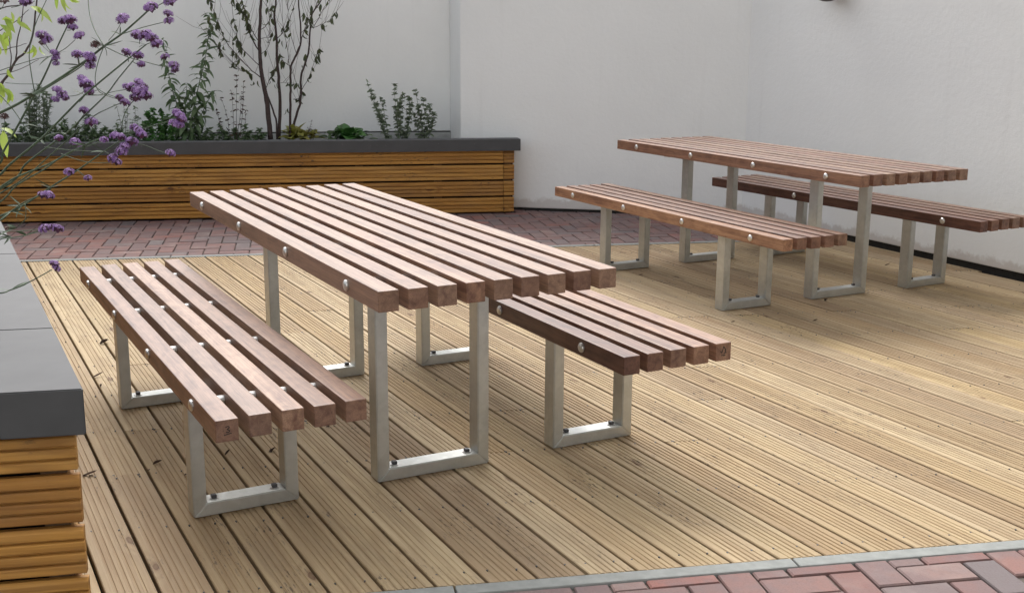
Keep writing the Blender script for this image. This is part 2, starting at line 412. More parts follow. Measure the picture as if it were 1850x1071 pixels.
# screw heads
V, F = [], []
for q in screws:
    b = len(V); r = .0030
    for k in range(6): V.append((q.x + r * math.cos(k * 1.0472), q.y + r * math.sin(k * 1.0472), .0016))
    for k in range(6): V.append((q.x + r * .9 * math.cos(k * 1.0472), q.y + r * .9 * math.sin(k * 1.0472), -.006))
    F.append(tuple(b + k for k in range(6)))
    for k in range(6): F.append((b + k, b + 6 + k, b + 6 + (k + 1) % 6, b + (k + 1) % 6))
tag(link('screw_heads', mesh('screw_heads', V, F, MBOLT), deck), kind='stuff')
# joists under the boards
uj0 = Vector((-3.4, 0))
for k in range(11):
    P = NEAR + kn * (.06 + k * .453) - kd * 3.2
    link('joist', box('joist', 0, 7.0, -.022, .022, -.125, -.03, MBATTEN), deck, (P.x, P.y, 0), (0, 0, KD))

# ---- concrete edging along both deck edges
def edging(name, P, side, label, s0, s1, first):
    e = link(name, None, None, (P.x, P.y, 0), (0, 0, KD)); tag(e, label, 'edging')
    m = box('edging_stone', .0025, .9475, 0, .052, -.12, .003, MCONC, .005, 2)
    s = first
    while s > s0: s -= .95
    while s < s1:
        link('edging_stone', m, e, (s, -.052 if side < 0 else 0, 0)); s += .95
    return e
pj = gpx(1429, 1008); sj = (Vector((pj.x, pj.y)) - NEAR).dot(kd)
edging('stone_edging', NEAR, -1, 'pale concrete edging between the deck and the nearest brick paving', -2.8, 4.2, sj)
edging('stone_edging', FAR, 1, 'thin concrete edging along the far side of the deck', -3.2, 4.0, .35)

# ---- herringbone paving
ped = Vector((W2D.y, -W2D.x))
pave = link('pavement', mesh('pavement', [(-6, -2, -.011), (6, -2, -.011), (6, 11.5, -.011), (-6, 11.5, -.011)], [(0, 1, 2, 3)], MSAND))
# the bed is cut into two sheets, in front of and behind the deck
def sheet(P, n, d0, d1): 
    a = P + kd * -5 + n * d0; b = P + kd * 6 + n * d0; c = P + kd * 6 + n * d1; d = P + kd * -5 + n * d1
    return [(q.x, q.y, -.011) for q in (a, b, c, d)]
Vp = sheet(NEAR, -kn, .052, 2.6) + sheet(FAR, kn, .052, 3.2)
pave.data = mesh('pavement', Vp, [(3, 2, 1, 0), (4, 5, 6, 7)], MSAND); tag(pave, kind='structure')
cand = []
def herring(P0, region, origin):
    """90 degree herringbone in edging axes; region(poly)->clipped polygon or None"""
    out = []
    for i in range(-60, 61):
        for j in range(-60, 61):
            for kind in (0, 1):
                # unit cell of the herringbone: steps (1,1)*.1 diagonal, (2,-2)*.1 across
                bx = .1 * (i + 2 * j); by = .1 * (i - 2 * j)
                if kind == 0: r = (bx, by, .2, .1)
                else: r = (bx, by + .1, .1, .2)
                out.append(r)
    return out
gap = .0036
def in_view(c):
    d = Vector((c.x, c.y, 0)) - Vector((0, 0, CH)); z = d.dot(fw)
    if z < .3: return False
    x = 925 + FPX * d.dot(rt) / z; y = 535.5 - FPX * d.dot(up) / z
    return -60 < x < 1910 and -20 < y < 1150
seen = set()
pl_right = (Vector((0.02, 9.46)), )
for (P0, n, dmax) in ((NEAR, -kn, .62), (FAR, kn, 2.15)):
    o = P0 + n * .0545
    for (x, y, lx, ly) in herring(None, None, None):
        poly = [P0 + kd * (a) + kn * (b) for a, b in ((x + gap, y + gap), (x + lx - gap, y + gap), (x + lx - gap, y + ly - gap), (x + gap, y + ly - gap))]
        c = sum(poly, Vector((0, 0))) / 4
        dd = (c - P0).dot(n)
        if dd < -.12 or dd > dmax + .15 or not in_view(c): continue
        poly = clip(poly, o, n)
        if len(poly) < 3: continue
        if n.y > 0:
            poly = clip(poly, CORNER, ped)
            if len(poly) < 3: continue
            if c.x > W1A.x: poly = clip(poly, W1A, -Vector((-(CORNER - W1A).normalized().y, (CORNER - W1A).normalized().x)))
            if len(poly) < 3: continue
            # under the back planter nothing is laid
            pd = Vector((math.cos(R(10.3)), math.sin(R(10.3)))); pn = Vector((-pd.y, pd.x))
            if (c - Vector((.017, 9.458))).dot(pn) > .1 and c.x < .03: continue
        if area(poly) < .0006: continue
        cand.append((c, poly))
cand.sort(key=lambda t: t[0].y)
def brick_data(poly, c, dz, tilt):
    V, F = [], []; k = len(poly)
    ce = sum(poly, Vector((0, 0))) / k
    for ring, (inset, z) in enumerate(((0, -.05), (0, -.004), (.0035, 0))):
        for q in poly:
            d = ce - q; L = d.length; q2 = q + d * min(.4, inset * 1.4 / max(L, .001))
            zz = z + dz + (0 if ring == 0 else (q2 - c).dot(tilt))
            V.append((q2.x - c.x, q2.y - c.y, zz))
    for r_ in range(2):
        for i in range(k): F.append((r_ * k + i, r_ * k + (i + 1) % k, (r_ + 1) * k + (i + 1) % k, (r_ + 1) * k + i))
    F.append(tuple(2 * k + i for i in range(k)))
    return V, F
rk = random.Random(8); restV, restF, tones = [], [], []
cache = {}
def vis_score(c): return c.y
for idx, (c, poly) in enumerate(cand):
    dz = rk.uniform(-.0025, .0015); tilt = Vector((rk.uniform(-.006, .006), rk.uniform(-.006, .006)))
    V, F = brick_data(poly, c, dz, tilt)
    a = sum((poly[i].x * poly[(i + 1) % len(poly)].y - poly[(i + 1) % len(poly)].x * poly[i].y) for i in range(len(poly)))
    if a < 0: F = [tuple(reversed(f)) for f in F]
    if idx < 300:
        link('brick', mesh('brick', V, F, MBR), pave, (c.x, c.y, 0))
    else:
        b = len(restV); restV += [(v[0] + c.x, v[1] + c.y, v[2]) for v in V]; restF += [tuple(b + i for i in f) for f in F]; tones += [rk.random()] * len(F)
if restV:
    rm = mesh('brick_remainder', restV, restF, MBR2)
    at = rm.attributes.new('tone', 'FLOAT', 'FACE'); at.data.foreach_set('value', tones)
    tag(link('far_bricks', rm, pave), kind='stuff')
print('bricks', len(cand))

# ---- unseen building added behind the camera to darken near faces and front deck
MFAC = m_plain('added_facade', (.62, .62, .61), .85, 0, .12, 14, .3)
MGLASS = m_plain('added_window_glass', (.03, .035, .04), .08, 0, .1, 3, 0)
FY, FH = -1.1, 8.0
bd = link('added_building', None, None, (0, FY, 0)); tag(bd, 'unseen grey building added behind the viewer to darken the near faces', 'building')
link('wall', box('wall', -7, 9, -.4, 0, -.12, FH, MFAC), bd)
for x in (-5.2, -2.4, 2.2, 5.0):
    for z in (1.0, 4.0):
        wn = link('added_window', box('added_window', x - .65, x + .65, .002, .05, z, z + 1.5, MPLINTH), bd)
        link('pane', box('pane', x - .58, x + .58, .052, .058, z + .07, z + 1.43, MGLASS), wn)

# ------------------------------------------------------------------ raised planters
def clad_board(L, hgt=.1190, th=.026, nr=4):
    """horizontal grooved board: x length, y depth (front at y=0), z height"""
    pts = [(th, 0), (.011, 0)]
    lw = hgt / nr
    for i in range(nr):
        z = lw * i
        pts += [(.0030, z + .0012), (.0004, z + lw * .14), (0, z + lw * .42), (.0004, z + lw * .72), (.0026, z + lw - .0058)]
        if i < nr - 1: pts += [(.0120, z + lw - .0042), (.0120, z + lw + .0002)]
    pts += [(.011, hgt), (th, hgt)]
    V, F = [], []; N = len(pts)
    for x in (0, L):
        for (y, z) in pts: V.append((x, y, z))
    for i in range(N): F.append((i, (i + 1) % N, N + (i + 1) % N, N + i))
    F.append(tuple(reversed(range(N)))); F.append(tuple(range(N, 2 * N)))
    bm = bmesh.new(); vs = [bm.verts.new(v) for v in V]
    for f in F: bm.faces.new([vs[i] for i in f])
    return bm_mesh('cladding_board', bm, MCLAD)

# back planter: local x along its front, y into it
PLD = R(10.3); BPR = Vector((.012, 9.47))        # right front corner of the timber
BPL = 5.2
bp = link('raised_planter', None, None, (BPR.x, BPR.y, 0), (0, 0, PLD))
tag(bp, 'long timber clad raised planter with grey capping against the white back wall', 'planter')
ENDW = .088
rows = [.012 + .1325 * k for k in range(4)]
for z in rows:
    jn = random.uniform(-3.4, -2.6)
    for a, b in ((-BPL, -ENDW - .002),):
        o = link('cladding_board', clad_board(b - a), bp, (a, random.uniform(-.0015, .0015), z))
    o = link('end_board', clad_board(ENDW - .002), bp, (-ENDW + .002, .003, z)); 
for x in (-.05, -.62, -1.25, -1.9, -2.55, -3.2, -3.85, -4.5):
    link('batten', box('batten', x - .03, x + .03, .0275, .055, .0, .52, MBATTEN), bp)
link('liner', box('liner', -BPL, -.004, .056, .075, 0, .52, MSUB), bp)
link('end_panel', box('end_panel', -.024, -.001, .0565, .30, .012, .52, MCLAD), bp)
CAPZ0, CAPZ1 = .506, .618
cp = link('capping', box('capping', -BPL, .045, -.035, .105, .512, .606, MCAP, .0025, 2), bp)
for x in (-1.72, -1.38, -1.16, -1.11, -1.04, -.62, -.33, -2.3, -2.9):
    link('rivet', cyl('rivet', .006, .003, MBOLT, 8, 'Y'), cp, (x, -.0375, .57 + random.uniform(-.008, .008)))
link('soil_bed', box('soil_bed', -BPL, -.03, .107, .66, .1, .555, MSOIL), bp)

# near planter at the left edge of the picture
LPC = Vector((gpx(150, 702, CAPZ1).x, gpx(150, 702, CAPZ1).y))     # near right corner of its capping
LA = R(116.9); la = Vector((math.cos(LA), math.sin(LA))); lb_ = Vector((-math.cos(R(12)), -math.sin(R(12))))
lp = link('raised_planter', None, None, (LPC.x, LPC.y, 0))
tag(lp, 'raised planter with pale grey capping and orange boards in the near left corner', 'planter')
def quad_prism(name, pts, z0, z1, mat, bev=0):
    bm = bmesh.new(); lo = [bm.verts.new((p.x, p.y, z0)) for p in pts]; hi = [bm.verts.new((p.x, p.y, z1)) for p in pts]; k = len(pts)
    bm.faces.new(lo[::-1]); bm.faces.new(hi)
    for i in range(k): bm.faces.new((lo[i], lo[(i + 1) % k], hi[(i + 1) % k], hi[i]))
    bmesh.ops.recalc_face_normals(bm, faces=bm.faces)
    if bev: bmesh.ops.bevel(bm, geom=list(bm.edges), offset=bev, segments=2, affect='EDGES')
    return bm_mesh(name, bm, mat)
jt = gpx(88, 593, CAPZ1); sj1 = (Vector((jt.x, jt.y)) - LPC).dot(la)
CW, CLEN, PWID = .19, 5.6, 1.0
Z2 = Vector((0, 0))
segs = [0, sj1, sj1 + 1.25, sj1 + 2.5, sj1 + 3.75, CLEN]
# capping plates: the front one returns along the near edge
def capplate(a, b, w0=0.0, w1=CW, z0=CAPZ0, nm='capping'):
    pts = [la * a, la * b, la * b + lb_ * w1, la * a + lb_ * w1]
    return link(nm, quad_prism(nm, pts[::-1], z0, CAPZ1, MCAP, .003), lp)
for a, b in zip(segs[:-1], segs[1:]):
    capplate(a + (0.0015 if a else 0), b - .0015, w1=CW + (0 if a else .0))
pts = [lb_ * (CW + .002), lb_ * (CW + .002) + la * CW, lb_ * PWID + la * CW, lb_ * PWID]
link('capping', quad_prism('capping', pts[::-1], CAPZ0, CAPZ1, MCAP, .003), lp)
# near face boards, a little inside the capping
ov = .03
ang_near = math.atan2(-lb_.y, -lb_.x)
near_r = lb_ * .022 + la * ov
for k in range(4):
    z = .012 + .1325 * k
    L = PWID - .06
    m = clad_board(L)
    o = link('cladding_board', m, lp, (near_r.x + lb_.x * L + random.uniform(-.003, .003), near_r.y + lb_.y * L, z), (0, 0, ang_near))
    # long side board facing the deck
    L2 = CLEN - .1
    q = near_r + la * .03 - lb_ * -.004
    o = link('cladding_board', clad_board(L2), lp, (q.x, q.y, z), (0, 0, LA))
nb = near_r + lb_ * .1
for x in (.06, .5, .85):
    q = near_r + lb_ * x
    link('batten', box('batten', -.03, .03, .0275, .055, 0, .52, MBATTEN), lp, (q.x, q.y, 0), (0, 0, ang_near))
q0 = near_r + la * .06 + lb_ * .04
link('liner', quad_prism('liner', [q0, q0 + la * (CLEN - .2), q0 + la * (CLEN - .2) + lb_ * .85, q0 + lb_ * .85][::-1], 0, .5, MSUB), lp)
q0 = la * CW + lb_ * (CW + .003)
link('soil_bed', quad_prism('soil_bed', [q0, q0 + la * (CLEN - .3), q0 + la * (CLEN - .3) + lb_ * .78, q0 + lb_ * .78][::-1], .3, .57, MSOIL), lp)
def LP(a, b, z=.57):          # a point in the near planter
    v = LPC + la * a + lb_ * b; return Vector((v.x, v.y, z))

# ------------------------------------------------------------------ picnic tables and benches
S = .0595; LEN = 2.238; SECW, SECD = .041, .068
slat_mesh = box('slat', -LEN / 2, LEN / 2, -S / 2, S / 2, -S / 2, S / 2, MWOOD, .0028, 2)
spacer_mesh = cyl('spacer', .0115, 1.0, MSTEEL, 10, 'Y')
head_mesh = cyl('bolt_head', .0165, .004, MSTEEL, 14, 'Y', dome=.006)
anchor_mesh = bm_mesh('anchor_bolt', box_bm(-.009, .009, -.008, .008, 0, .011, .002), MBOLT)
washer_mesh = cyl('washer', .015, .0025, MSTEEL, 12, 'Z')
UB = (-.887, -.300, .285, .870)
def post_mesh(h, side):
    """one upright: mitred foot towards the middle (side = +1: foot bar on +y)"""
    y0, y1 = (0, SECW) if side > 0 else (-SECW, 0)
    V = []
    for x in (-SECD / 2, SECD / 2):
        out, inn = (y0, y1) if side > 0 else (y1, y0)
        V += [(x, out, .0), (x, inn, SECW), (x, inn, h), (x, out, h)]
    bm = bmesh.new(); vs = [bm.verts.new(v) for v in V]
    for f in ((0, 1, 2, 3), (7, 6, 5, 4), (0, 4, 5, 1), (1, 5, 6, 2), (2, 6, 7, 3), (3, 7, 4, 0)): bm.faces.new([vs[i] for i in f])
    bmesh.ops.recalc_face_normals(bm, faces=bm.faces)
    bmesh.ops.bevel(bm, geom=list(bm.edges), offset=.003, segments=2, affect='EDGES')
    return bm_mesh('leg', bm, MGALV)
def foot_mesh(g):
    V = []
    for x in (-SECD / 2, SECD / 2): V += [(x, -g + .0006, 0), (x, g - .0006, 0), (x, g - SECW - .0006, SECW), (x, -g + SECW + .0006, SECW)]
    bm = bmesh.new(); vs = [bm.verts.new(v) for v in V]
    for f in ((0, 1, 2, 3), (7, 6, 5, 4), (0, 4, 5, 1), (1, 5, 6, 2), (2, 6, 7, 3), (3, 7, 4, 0)): bm.faces.new([vs[i] for i in f])
    bmesh.ops.recalc_face_normals(bm, faces=bm.faces)
    bmesh.ops.bevel(bm, geom=list(bm.edges), offset=.003, segments=2, affect='EDGES')
    return bm_mesh('foot_bar', bm, MGALV)
KIND = {'table': (9, .7526, .75, .4915, .2006), 'bench': (5, .4084, .4657, .4992, .1634)}
MESHES = {}
for kd_, (n, W, H, ins, g_) in KIND.items():
    MESHES[kd_] = (post_mesh(H - S - .0082, 1), post_mesh(H - S - .0082, -1), foot_mesh(g_), box('top_plate', -SECD / 2 + .004, SECD / 2 - .004, -W / 2 + .03, W / 2 - .03, H - S - .008, H - S - .0005, MGALV, .001))
def picnic(kind, name, label, cat, group, x, y, th, marks=None):
    n, W, H, ins, g_ = KIND[kind]
    root = link(name, None, None, (x, y, .0), (0, 0, th)); tag(root, label, cat, group)
    pitch = (W - S) / (n - 1); gapw = pitch - S
    slats = []
    for i in range(n):
        v = -W / 2 + S / 2 + pitch * i
        s_ = link('slat', slat_mesh, root, (random.uniform(-.0015, .0015), v, H - S / 2 + random.uniform(-.0008, .0008))); slats.append(s_)
        if i < n - 1:
            for u in UB:
                sp = link('spacer', spacer_mesh, root, (u, v + S / 2 + .0004, H - S / 2 + .004)); sp.scale = (1, gapw - .0008, 1)
    for u in UB:
        link('bolt_head', head_mesh, root, (u, W / 2 + .0003, H - S / 2))
        link('bolt_head', head_mesh, root, (u, -W / 2 - .0003, H - S / 2), (0, 0, math.pi))
    pl, pr, ft, tp = MESHES[kind]
    for sgn in (-1, 1):
        u = sgn * (LEN / 2 - ins - SECD / 2)
        link('leg', pl, root, (u, -g_, .0015)); link('leg', pr, root, (u, g_, .0015))
        fb = link('foot_bar', ft, root, (u, 0, .0015)); link('top_plate', tp, root, (u, 0, 0))
        for sv in (-1, 1):
            wv = sv * (g_ - SECW - .028)
            link('anchor_bolt', anchor_mesh, fb, (.004, wv, SECW + .0025)); link('washer', washer_mesh, fb, (.004, wv, SECW))
    return root, slats
TA = picnic('table', 'picnic_table', 'slatted hardwood picnic table in the foreground between two benches', 'table', 'picnic tables on the deck', -.5454, 4.2049, -1.0862)
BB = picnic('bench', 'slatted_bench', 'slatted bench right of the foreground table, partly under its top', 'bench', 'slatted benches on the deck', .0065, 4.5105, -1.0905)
BC = picnic('bench', 'slatted_bench', 'slatted bench left of the foreground table, beside the near planter', 'bench', 'slatted benches on the deck', -1.0994, 3.8853, -1.0775)
TD = picnic('table', 'picnic_table', 'slatted hardwood picnic table standing further back by the white walls', 'table', 'picnic tables on the deck', 1.5462, 6.9504, -1.0874)
BE = picnic('bench', 'slatted_bench', 'slatted bench in front of the back table, with an orange brown side', 'bench', 'slatted benches on the deck', .9737, 6.6371, -1.0891)
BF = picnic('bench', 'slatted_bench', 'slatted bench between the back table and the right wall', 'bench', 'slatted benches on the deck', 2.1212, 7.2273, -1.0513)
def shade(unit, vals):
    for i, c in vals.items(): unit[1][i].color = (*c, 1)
# slats plainly paler or redder than their neighbours; table shade painted into some
shade(BB, {0: (.62, .48, .46), 1: (.85, .75, .72), 3: (1.3, 1.25, 1.2), 4: (1.25, 1.2, 1.15)})  # first slat darkened to paint in the shade under the front table
shade(BC, {0: (.95, .9, .9), 1: (.85, .85, .9), 2: (1.35, 1.4, 1.4), 3: (.9, .85, .85), 4: (1.0, .95, .95)})
shade(BE, {0: (1.5, 1.4, 1.2), 1: (.9, .8, .78), 2: (.85, .72, .7), 3: (.9, .8, .8)})
shade(BF, {0: (.60, .42, .40), 1: (.8, .66, .64), 2: (.85, .75, .72)})  # first slat carries painted shade of the back table above it
shade(TD, {0: (1.05, .92, .85), 1: (.9, .78, .75), 3: (.85, .75, .7), 6: (.85, .7, .68)})
shade(TA, {0: (.85, .8, .78), 3: (1.15, 1.05, .95), 1: (.95, .88, .85), 5: (.8, .72, .7), 7: (.9, .82, .8)})
# marks on slat ends: a handwritten 3 with a line under it, and a certification tree with a tick
def ribbon(name, strokes, scale, wd, slat, off=(0, 0)):
    V, F = [], []
    for st in strokes:
        P = smooth_path([Vector((LEN / 2 + .0004, off[0] + a * scale, off[1] + b * scale)) for a, b in st], 3)
        base = len(V)
        for i, p in enumerate(P):
            t = (P[min(i + 1, len(P) - 1)] - P[max(i - 1, 0)]).normalized(); nrm = Vector((1, 0, 0)).cross(t) * wd
            V += [p + nrm, p - nrm]
        for i in range(len(P) - 1): F.append((base + 2 * i, base + 2 * i + 2, base + 2 * i + 3, base + 2 * i + 1))
    return link(name, mesh(name, V, F, MINK), slat)
ribbon('handwritten_number', [[(-.25, .5), (.15, .62), (.3, .4), (0, .2), (.32, 0), (.2, -.25), (-.2, -.2)], [(-.5, -.62), (0, -.52), (.6, -.42)], [(-.55, .1), (-.5, .08)]], .018, .0013, BC[1][0])
ribbon('certification_mark', [[(-.6, .05), (-.35, -.25), (-.02, .75)], [(-.02, .75), (.42, .1), (.24, .1), (.5, -.3), (.12, -.3)], [(.1, -.3), (.1, -.52)], [(-.32, -.62), (-.32, -.82)], [(-.32, -.62), (-.18, -.62)], [(0.06, -.62), (-.06, -.68), (.06, -.75), (-.06, -.82)], [(.34, -.62), (.22, -.72), (.34, -.82)]], .020, .0017, BB[1][4], (0, .003))

# ------------------------------------------------------------------ plants: shared pieces
def leaf_geo(L, W, curl=.6, fold=.25, n=5, pw=.8):
    """a pointed leaf from the origin along +x, curving down (-z)"""
    V, F = [], []; x = z = 0.0; ang = 0.0
    for i in range(n + 1):
        t = i / n; wd = W * .5 * (math.sin(math.pi * min(1, t ** pw * .97 + .03)) ** .9 if i < n else 0.0) + (.0006 if i < n else 0)
        V += [(x, wd, z + wd * fold), (x, 0, z), (x, -wd, z + wd * fold)]
        ang -= curl / n; x += math.cos(ang) * L / n; z += math.sin(ang) * L / n
    for i in range(n):
        a = 3 * i
        F += [(a, a + 3, a + 4, a + 1), (a + 1, a + 4, a + 5, a + 2)]
    return V, F
def frame(d, roll=0.0, upv=Vector((0, 0, 1))):
    x = d.normalized(); y = upv.cross(x)
    if y.length < 1e-3: y = Vector((0, 1, 0))
    y.normalize(); z = x.cross(y)
    m = Matrix((x, y, z)).transposed()
    return m @ Matrix.Rotation(roll, 3, 'X')
def add_leaf(V, F, p, d, L, W, curl=.6, roll=0.0):
    v, f = leaf_geo(L, W, curl); m = frame(d, roll); b = len(V)
    V += [p + m @ Vector(q) for q in v]; F += [tuple(b + i for i in t) for t in f]
def leaf_obj(msh, parent, origin, p, d, scale, roll):
    o = link('leaf', msh, parent, p - origin, frame(d, roll).to_euler()); o.scale = (scale,) * 3; return o
def rnd_dir(r, zmin=-1, zmax=1):
    a = r.uniform(0, 2 * math.pi); z = r.uniform(zmin, zmax); q = math.sqrt(max(0, 1 - z * z)); return Vector((q * math.cos(a), q * math.sin(a), z))
def stem_obj(parent, origin, P, r0, r1, mat, name='stem', sub=4, n=6, wob=0.0, r=random):
    Q = smooth_path(P, sub)
    if wob: Q = [q + Vector((r.uniform(-wob, wob), r.uniform(-wob, wob), r.uniform(-wob, wob))) if 0 < i < len(Q) - 1 else q for i, q in enumerate(Q)]
    V, F = [], []; k = len(Q) - 1
    tube(V, F, [q - origin for q in Q], [r0 + (r1 - r0) * i / k for i in range(k + 1)], n)
    link(name, mesh(name, V, F, mat, True), parent); return Q

# ---- verbena: flower heads are balls of small florets above a dark calyx
def head_mesh_make(seed, spent=False):
    r = random.Random(seed); V, F, mi = [], [], []
    m = bpy.data.meshes.new('flower_head')
    def blob(c, rad, mat, flat=None):
        b = len(V); t = []
        for k in range(5): V.append(c + Vector((math.cos(k * 1.2566), math.sin(k * 1.2566), .25)) * rad)
        V.append(c + Vector((0, 0, .8)) * rad); V.append(c + Vector((0, 0, -.9)) * rad)
        for k in range(5): F.append((b + k, b + (k + 1) % 5, b + 5)); F.append((b + (k + 1) % 5, b + k, b + 6)); mi.extend((mat, mat))
    def floret(c, nrm, rad):
        # five open petals on a short tube
        fr = frame(nrm, r.uniform(0, 6)); b0 = len(V); V.append(c)
        for k in range(5):
            a = k * 1.2566 + r.uniform(-.15, .15); w_ = .42
            p1 = fr @ Vector((.12, math.cos(a - w_), math.sin(a - w_))) * rad; p2 = fr @ Vector((-.05, math.cos(a) * 1.15, math.sin(a) * 1.15)) * rad; p3 = fr @ Vector((.12, math.cos(a + w_), math.sin(a + w_))) * rad
            b = len(V); V.extend((c + p1, c + p2, c + p3)); F.append((b0, b, b + 1, b + 2)); mi.append(0)
    n = 46
    for i in range(n):
        z = 1 - 1.45 * (i + .5) / n; a = i * 2.39996 + r.uniform(-.25, .25); q = math.sqrt(max(0, 1 - z * z))
        nrm = Vector((q * math.cos(a), q * math.sin(a), z)); d = Vector((nrm.x, nrm.y, nrm.z * .72)) * r.uniform(.40, .50)
        blob(d * .82, .075, 1)
        if not spent and ((z > -.15 and r.random() < .72) or r.random() < .2): floret(d + nrm * .03, nrm, r.uniform(.105, .14))
        else: blob(d, .07, 1)
    blob(Vector((0, 0, -.12)), .30, 1)
    m.from_pydata([tuple(v) for v in V], [], F); m.materials.append(MPUR if not spent else MSPENT); m.materials.append(MCALYX if not spent else MSPENT)
    m.polygons.foreach_set('material_index', mi); m.update(); return m
HEADS = [head_mesh_make(k) for k in range(4)]; SPENT = head_mesh_make(9, True)
def verbena(label, root, stems, heads, leaves, dep, seed):
    """stems: list of (pixel path, r0, r1, depth0, depth1, from the root?), heads: (x, y, width px, depth[, spent]) with the stalk start"""
    r = random.Random(seed)
    t = link('verbena_plant', None, None, root); tag(t, label, 'plant', 'verbena in the near planter')
    for (P, r0, r1, d0, d1, rooted) in stems:
        k = len(P) - 1; Q = [px(x, y, d0 + (d1 - d0) * i / max(k, 1)) for i, (x, y) in enumerate(P)]
        if rooted: 
            b = root + Vector((r.uniform(-.05, .05), r.uniform(-.05, .05), 0)); Q = [b, b.lerp(Q[0], .55) + Vector((0, 0, .05))] + Q
        stem_obj(t, root, Q, r0, r1, MSTEM)
    for h in heads:
        x, y, wpx, d = h[:4]; spent = len(h) > 4 and h[4] == 's'
        c = px(x, y, d); o = link('flower_head', SPENT if spent else r.choice(HEADS), t, c - root, (r.uniform(-.5, .5), r.uniform(-.5, .5), r.uniform(0, 6)))
        o.scale = (wpx * 1.08 / FPX * d,) * 3
        st = h[5] if len(h) > 5 else None
        if st:
            stem_obj(t, root, [px(st[0], st[1], d + .01), px((st[0] * .5 + x * .5) + 1.5, (st[1] * .5 + y * .5) + 2, d + .006), c], .0011, .0009, MSTEM, 'stalk', 3, 5)
    # small bracts and narrow leaves at the forks
    V, F = [], []
    for (x, y, d, n) in leaves:
        for k in range(n):
            add_leaf(V, F, px(x, y, d) - root, rnd_dir(r, -.3, .7), r.uniform(.03, .07), r.uniform(.003, .006), r.uniform(-.5, .8), r.uniform(-1, 1))
    if V: tag(link('bracts', mesh('bracts', V, F, MSTEM), t), kind='stuff')
    return t
N_ = None
verbena('verbena with the thickest stem slanting up across the top left of the picture', LP(1.55, .42), [
    ([(-40, 232), (34, 187), (89, 154), (152, 112), (188, 84), (222, 60), (264, 23), (272, 14)], .0052, .0022, 3.55, 3.25, True),
    ([(62, 172), (100, 150), (146, 121), (156, 108)], .0022, .0013, 3.45, 3.38, False),
    ([(264, 23), (298, 4), (308, 3)], .0014, .0010, 3.26, 3.24, False),
    ([(217, 63), (258, 50), (298, 40)], .0014, .0010, 3.31, 3.28, False),
    ([(188, 84), (227, 102), (262, 112), (293, 120), (312, 122)], .0015, .0010, 3.36, 3.30, False),
    ([(188, 84), (170, 52), (161, 20), (158, -30)], .0016, .0012, 3.36, 3.5, False),
    ([(188, 84), (178, 110), (172, 140), (176, 162), (190, 172), (215, 180)], .0014, .0010, 3.36, 3.33, False),
    ([(188, 84), (192, 92), (193, 101)], .0014, .0008, 3.36, 3.36, False),
], [(273, 14, 25, 3.25), (308, 3, 23, 3.24), (304, 25, 17, 3.27), (305, 38, 17, 3.28), (222, 35, 24, 3.3, '', (196, 74)), (172, 81, 17, 3.38, 's', (180, 90)),
    (139, 99, 19, 3.38, '', (142, 120)), (161, 104, 25, 3.37), (163, 119, 18, 3.37, '', (150, 118)), (298, 103, 15, 3.31, '', (290, 118)), (314, 118, 18, 3.3), (316, 127, 14, 3.3)],
    [(188, 84, 3.36, 5), (62, 172, 3.45, 4), (143, 118, 3.38, 3), (217, 63, 3.31, 2)], 0, 1)
verbena('verbena rising steeply by the left picture edge with a high double head', LP(1.75, .50), [
    ([(-6, 300), (5, 276), (34, 224), (63, 170), (80, 138), (94, 107), (108, 76), (120, 51), (124, 42)], .0046, .0018, 3.7, 3.45, True),
    ([(96, 100), (118, 88), (136, 72)], .0012, .0009, 3.52, 3.48, False),
    ([(94, 97), (86, 86), (80, 76)], .0012, .0009, 3.52, 3.5, False),
    ([(63, 170), (56, 130), (53, 95), (62, 50), (84, 0)], .0018, .0013, 3.6, 3.55, False),
    ([(0, 128), (35, 116), (70, 106), (92, 102)], .0013, .0010, 3.6, 3.52, False),
    ([(10, 150), (40, 152), (75, 152)], .0012, .0010, 3.62, 3.55, False),
    ([(0, 172), (22, 196), (40, 222), (58, 252)], .0016, .0012, 3.62, 3.6, False),
], [(114, 38, 19, 3.45), (127, 37, 22, 3.45), (122, 34, 17, 3.45), (132, 50, 17, 3.46, '', (121, 55)), (143, 65, 19, 3.47), (78, 66, 24, 3.5), (86, 72, 18, 3.5), (76, 78, 12, 3.5, 's'), (99, 97, 17, 3.52), (101, 106, 15, 3.52), (101, 115, 12, 3.52),
    (8, 2, 16, 3.6, 's', (0, 18)), (46, 4, 22, 3.6, '', (20, 14)), (8, 211, 15, 3.55, 's', (6, 240))],
    [(96, 100, 3.52, 4), (63, 170, 3.6, 4), (34, 224, 3.65, 4)], 0, 2)
